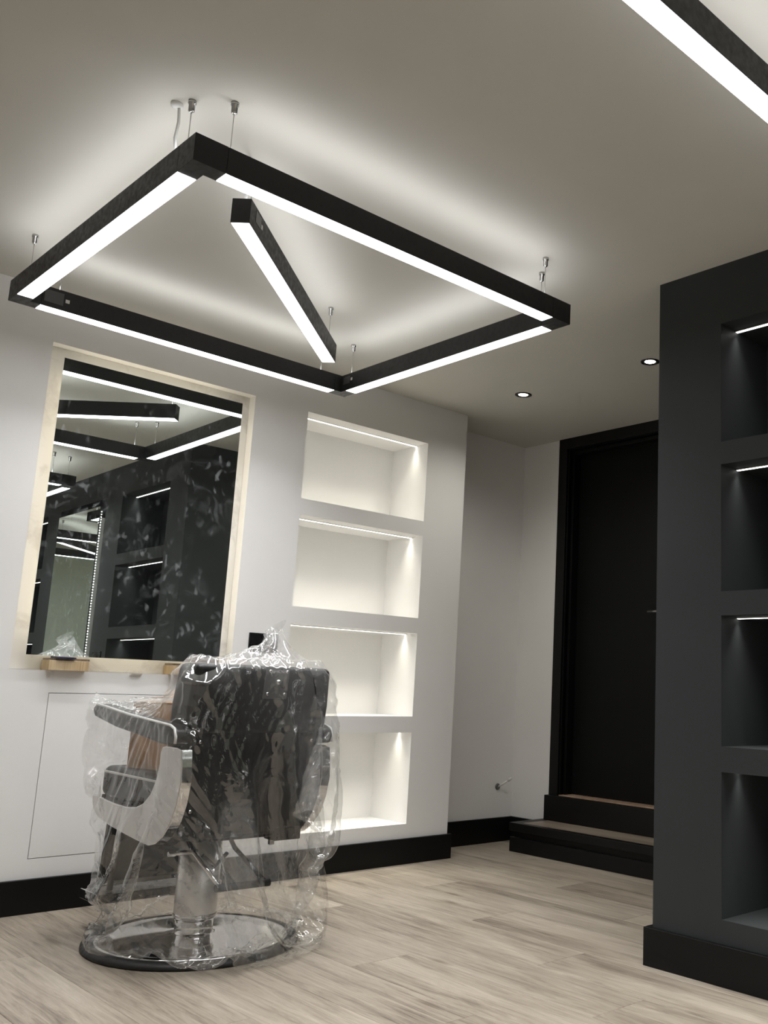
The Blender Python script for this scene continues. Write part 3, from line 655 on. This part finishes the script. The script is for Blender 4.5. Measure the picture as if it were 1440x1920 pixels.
# ------------------------------------------------------------------ clear plastic cover: small position based cloth drape over the chair
def drape():
    s = .0225; Nt = 124; Nr = 45
    per = Nt * s
    ang0 = math.radians(35)
    cx0, cy0 = .72, 1.675
    ex_, ey_ = np.array([math.cos(ang0), math.sin(ang0)]), np.array([-math.sin(ang0), math.cos(ang0)])
    Pp = np.zeros((Nr, Nt, 3)); half = Nt // 2
    tt = (np.arange(Nt) + .5) / Nt
    th = np.linspace(0, 2 * np.pi, 1441)
    def even(E):
        cum = np.concatenate([[0], np.cumsum(np.linalg.norm(np.diff(E, axis=0), axis=1))]); cum /= cum[-1]
        return np.stack([np.interp(tt, cum, E[:, 0]), np.interp(tt, cum, E[:, 1])], 1)
    ta = th + ang0; pw_ = 2 / 4.0
    sup = np.stack([.47 * np.sign(np.cos(ta)) * np.abs(np.cos(ta)) ** pw_, .385 * np.sign(np.sin(ta)) * np.abs(np.sin(ta)) ** pw_], 1)
    sup = even(sup)
    e_ = even(np.stack([per / 4 * np.cos(th), .004 * np.sin(th)], 1)); thin = e_[:, :1] * ex_ + e_[:, 1:] * ey_
    for j in range(Nr):
        d = j * s; w_ = min(1, d / .30) ** .5
        Pp[j, :, :2] = np.array([cx0, cy0]) + thin * (1 - w_) + sup * w_
        Pp[j, :, 2] = 1.66 - d
    X = Pp.reshape(-1, 3) + RNG.normal(0, .0015, (Nr * Nt, 3)); V = np.zeros_like(X)
    idx = np.arange(Nr * Nt).reshape(Nr, Nt); G = []
    def grp(a, b, L, k): G.append((a.ravel(), b.ravel(), L, k))
    R1 = np.roll(idx, -1, 1); R2 = np.roll(idx, -2, 1)
    hem = np.ones(Nr); hem[-14:] = np.linspace(.99, .72, 14); hem[:12] = np.linspace(.75, .99, 12)
    for p_ in (0, 1): grp(idx[:, p_::2], R1[:, p_::2], np.repeat(s * hem, Nt // 2), 1.0)
    for p_ in (0, 1): grp(idx[p_:-1:2], idx[p_ + 1::2][:len(idx[p_:-1:2])], s, 1.0)
    for p_ in (0, 1):
        a = idx[p_:-1:2]; b_ = idx[p_ + 1::2][:len(a)]
        grp(a, np.roll(b_, -1, 1), s * 2 ** .5, .6); grp(a, np.roll(b_, 1, 1), s * 2 ** .5, .6)
    for p_ in (0, 1): 
        c_ = [k for k in range(Nt) if (k // 2) % 2 == p_]
        grp(idx[:, c_], R2[:, c_], 2 * s, .22)
    for p_ in (0, 1):
        r_ = [k for k in range(Nr - 2) if (k // 2) % 2 == p_]
        grp(idx[r_], idx[[k + 2 for k in r_]], 2 * s, .22)
    top_a = idx[0, :half]; top_b = idx[0, ::-1][:half]
    boxes = []
    def B(x0, x1, y0, y1, z0, z1, tilt=0): boxes.append((np.array([(x0 + x1) / 2, (y0 + y1) / 2, (z0 + z1) / 2]), np.array([(x1 - x0) / 2, (y1 - y0) / 2, (z1 - z0) / 2]), tilt))
    B(.89, 1.072, 1.42, 1.96, .70, .942); B(.89, 1.035, 1.44, 1.94, .38, .72)
    B(.388, 1.075, 1.38, 1.47, .56, .766, 1); B(.388, 1.075, 1.88, 1.97, .56, .766, 1)
    B(.465, 1.10, 1.403, 1.45, .37, .70); B(.465, 1.10, 1.90, 1.947, .37, .70)
    B(.40, .95, 1.44, 1.92, .40, .565); B(.50, .89, 1.47, 1.81, .56, .795)
    B(.35, .40, 1.48, 1.88, .15, .50); B(.32, .475, 1.448, 1.912, .10, .135)
    B(.98, 1.045, 1.575, 1.785, .215, .245); B(.66, .80, 1.61, 1.75, 0, .4)
    mg = .009
    def collide(X, V):
        hit = np.zeros(len(X), bool)
        for c, hf, tilt in boxes:
            q = X - c
            if tilt: q = q.copy(); q[:, 2] += (q[:, 0]) * .068
            d = np.abs(q) - hf
            near = (d < mg).all(1)
            if not near.any(): continue
            ii = np.nonzero(near)[0]; dd = d[ii]; qq = q[ii]
            out = np.maximum(dd, 0); ol = np.linalg.norm(out, axis=1); inside = ol < 1e-9
            mv = np.zeros_like(qq)
            o_ = (~inside) & (ol < mg)
            if o_.any(): mv[o_] = np.sign(qq[o_]) * out[o_] / ol[o_, None] * (mg - ol[o_, None])
            if inside.any():
                k = np.nonzero(inside)[0]; ax = dd[k].argmax(1)
                mv[k, ax] = np.sign(qq[k, ax]) * (mg - dd[k, ax])
            X[ii] += mv; hit[ii[(o_) | inside]] = True
        r = np.hypot(X[:, 0] - CX, X[:, 1] - CY)
        fz = np.where(r < .352, np.where(r < .315, .032 + .008 * np.clip((.315 - r) / .22, 0, 1), .030), .004)
        lowm = X[:, 2] < fz; X[lowm, 2] = fz[lowm]; hit |= lowm
        return hit
    kc = half // 2; pins = np.concatenate([top_a[kc - 7:kc + 1], top_b[kc - 7:kc + 1]])
    prel = RNG.normal(0, 1, (len(pins), 3)) * np.array([.022, .030, .026])
    kt0 = X[pins].mean(0); kt1 = np.array([.965, 1.745, 1.045])
    hrow = idx[-1]; ha = np.arctan2(Pp[-1, :, 1] - cy0, Pp[-1, :, 0] - cx0)
    htgt = np.stack([.735 + .298 * np.cos(ha), 1.682 + .298 * np.sin(ha), np.full(Nt, .034)], 1)
    STEPS = 280; dt = 1 / 60.
    for st_ in range(STEPS):
        V[:, 2] -= 9.8 * dt * .8; V *= .975
        Xn = X + V * dt
        f_ = min(1, st_ / 120.); f_ = f_ * f_ * (3 - 2 * f_); pt = kt0 * (1 - f_) + kt1 * f_
        pk_ = min(1, st_ / 60.)
        for it in range(10):
            for a, b_, L, k in G:
                dv = Xn[b_] - Xn[a]; ln_ = np.sqrt((dv * dv).sum(1)) + 1e-9
                cr_ = (ln_ - L)
                if k < .5: cr_ = np.minimum(cr_, 0)      # film resists folding, not stretching here
                dv *= (.5 * k * cr_ / ln_)[:, None]
                Xn[a] += dv; Xn[b_] -= dv
            m_ = (Xn[top_a] + Xn[top_b]) / 2; Xn[top_a] = m_; Xn[top_b] = m_
            Xn[pins] = Xn[pins] * (1 - pk_) + (pt + prel) * pk_
            if st_ > 110:
                hp = .25 * min(1, (st_ - 110) / 80.); Xn[hrow] += (htgt - Xn[hrow]) * hp
            if it % 3 == 2: hit = collide(Xn, V)
        hit = collide(Xn, V)
        V = (Xn - X) / dt; V[hit] *= .35
        sp = np.linalg.norm(V, axis=1, keepdims=True); V *= np.minimum(1, 1.5 / (sp + 1e-9))
        X = Xn
    # finer grid (cubic upsampling) carrying the sharp creases of the film
    U = 4
    def cub(A, n_out, x, axis, per_):
        n = A.shape[axis]; i0 = np.floor(x).astype(int); f = x - i0
        w4 = [-.5 * f ** 3 + f ** 2 - .5 * f, 1.5 * f ** 3 - 2.5 * f ** 2 + 1, -1.5 * f ** 3 + 2 * f ** 2 + .5 * f, .5 * f ** 3 - .5 * f ** 2]
        out = 0
        for k in range(4):
            ii = i0 + k - 1; ii = ii % n if per_ else np.clip(ii, 0, n - 1)
            sh = [1, 1, 1]; sh[axis] = len(x)
            out = out + np.take(A, ii, axis=axis) * w4[k].reshape(sh)
        return out
    G3 = X.reshape(Nr, Nt, 3); nu, nv = Nt * U, (Nr - 1) * U + 1
    G3 = cub(G3, nu, np.arange(nu) / U, 1, True); G3 = cub(G3, nv, np.arange(nv) / U, 0, False)
    tu = np.roll(G3, -1, 1) - np.roll(G3, 1, 1); tv = np.gradient(G3, axis=0)
    nr_ = np.cross(tu, tv); nr_ /= np.linalg.norm(nr_, axis=2, keepdims=True) + 1e-9
    ds = s / U
    def field(sa, sb, ang):
        W = RNG.normal(size=(nv, nu)); ky = np.fft.fftfreq(nv, ds)[:, None]; kx = np.fft.fftfreq(nu, ds)[None]
        ca_, sa_ = math.cos(ang), math.sin(ang); ka = kx * ca_ + ky * sa_; kb = -kx * sa_ + ky * ca_
        f = np.real(np.fft.ifft2(np.fft.fft2(W) * np.exp(-2 * np.pi ** 2 * ((ka * sa) ** 2 + (kb * sb) ** 2))))
        return f / f.std()
    def ss(a, b, x): q = np.clip((x - a) / (b - a), 0, 1); return q * q * (3 - 2 * q)
    m1 = ss(-.1, .9, field(.16, .07, .5)); m2 = ss(.1, 1.0, field(.10, .10, 0)); m3 = ss(.3, 1.2, field(.08, .08, 0))
    vv = (np.arange(nv) * ds)[:, None]; near = np.exp(-(vv / .16) ** 2)
    crumple = np.clip(np.maximum(m3, 1.2 * near) + .15 * m2, 0, 1)
    hgt = -.0058 * np.abs(field(.20, .0095, math.radians(30))) * m1 - .0042 * np.abs(field(.16, .0085, math.radians(-40))) * m2 \
          - .0032 * np.abs(field(.20, .010, math.radians(86))) * ss(0, 1, field(.12, .12, 0)) - .0034 * np.abs(field(.011, .009, 0)) * np.maximum(m3, near) \
          - .0045 * np.abs(field(.09, .035, math.radians(35)))
    hgt += .006
    X = (G3 + nr_ * np.where((nr_[:, :, :1] * (G3[:, :, :1] - .74) + nr_[:, :, 1:2] * (G3[:, :, 1:2] - 1.675)).mean() > 0, 1, -1) * hgt[:, :, None])
    X[:, :, 2] = np.maximum(X[:, :, 2], .003)
    X = X.reshape(-1, 3); idx = np.arange(nu * nv).reshape(nv, nu); F = []
    for j in range(nv - 1):
        for i in range(nu): F.append((int(idx[j, i]), int(idx[j, (i + 1) % nu]), int(idx[j + 1, (i + 1) % nu]), int(idx[j + 1, i])))
    return X, F, crumple.reshape(-1)
import time as _t; _a = _t.time()
XB, FB, CB = drape()
print('drape seconds', round(_t.time() - _a, 1), XB.min(0).round(2), XB.max(0).round(2))
m = MB(); m.add(XB.tolist(), FB, True)
bag = m.build('plastic_cover', 'clear_film', None, normals=True, origin=(.76, 1.68, 0.0))
at_ = bag.data.attributes.new('crumple', 'FLOAT', 'POINT')
if len(bag.data.vertices) == len(CB): at_.data.foreach_set('value', CB.astype(np.float32))
else: print('crumple attribute skipped', len(bag.data.vertices), len(CB))
tag(bag, 'crinkled clear plastic cover draped over the whole barber chair', 'plastic cover')
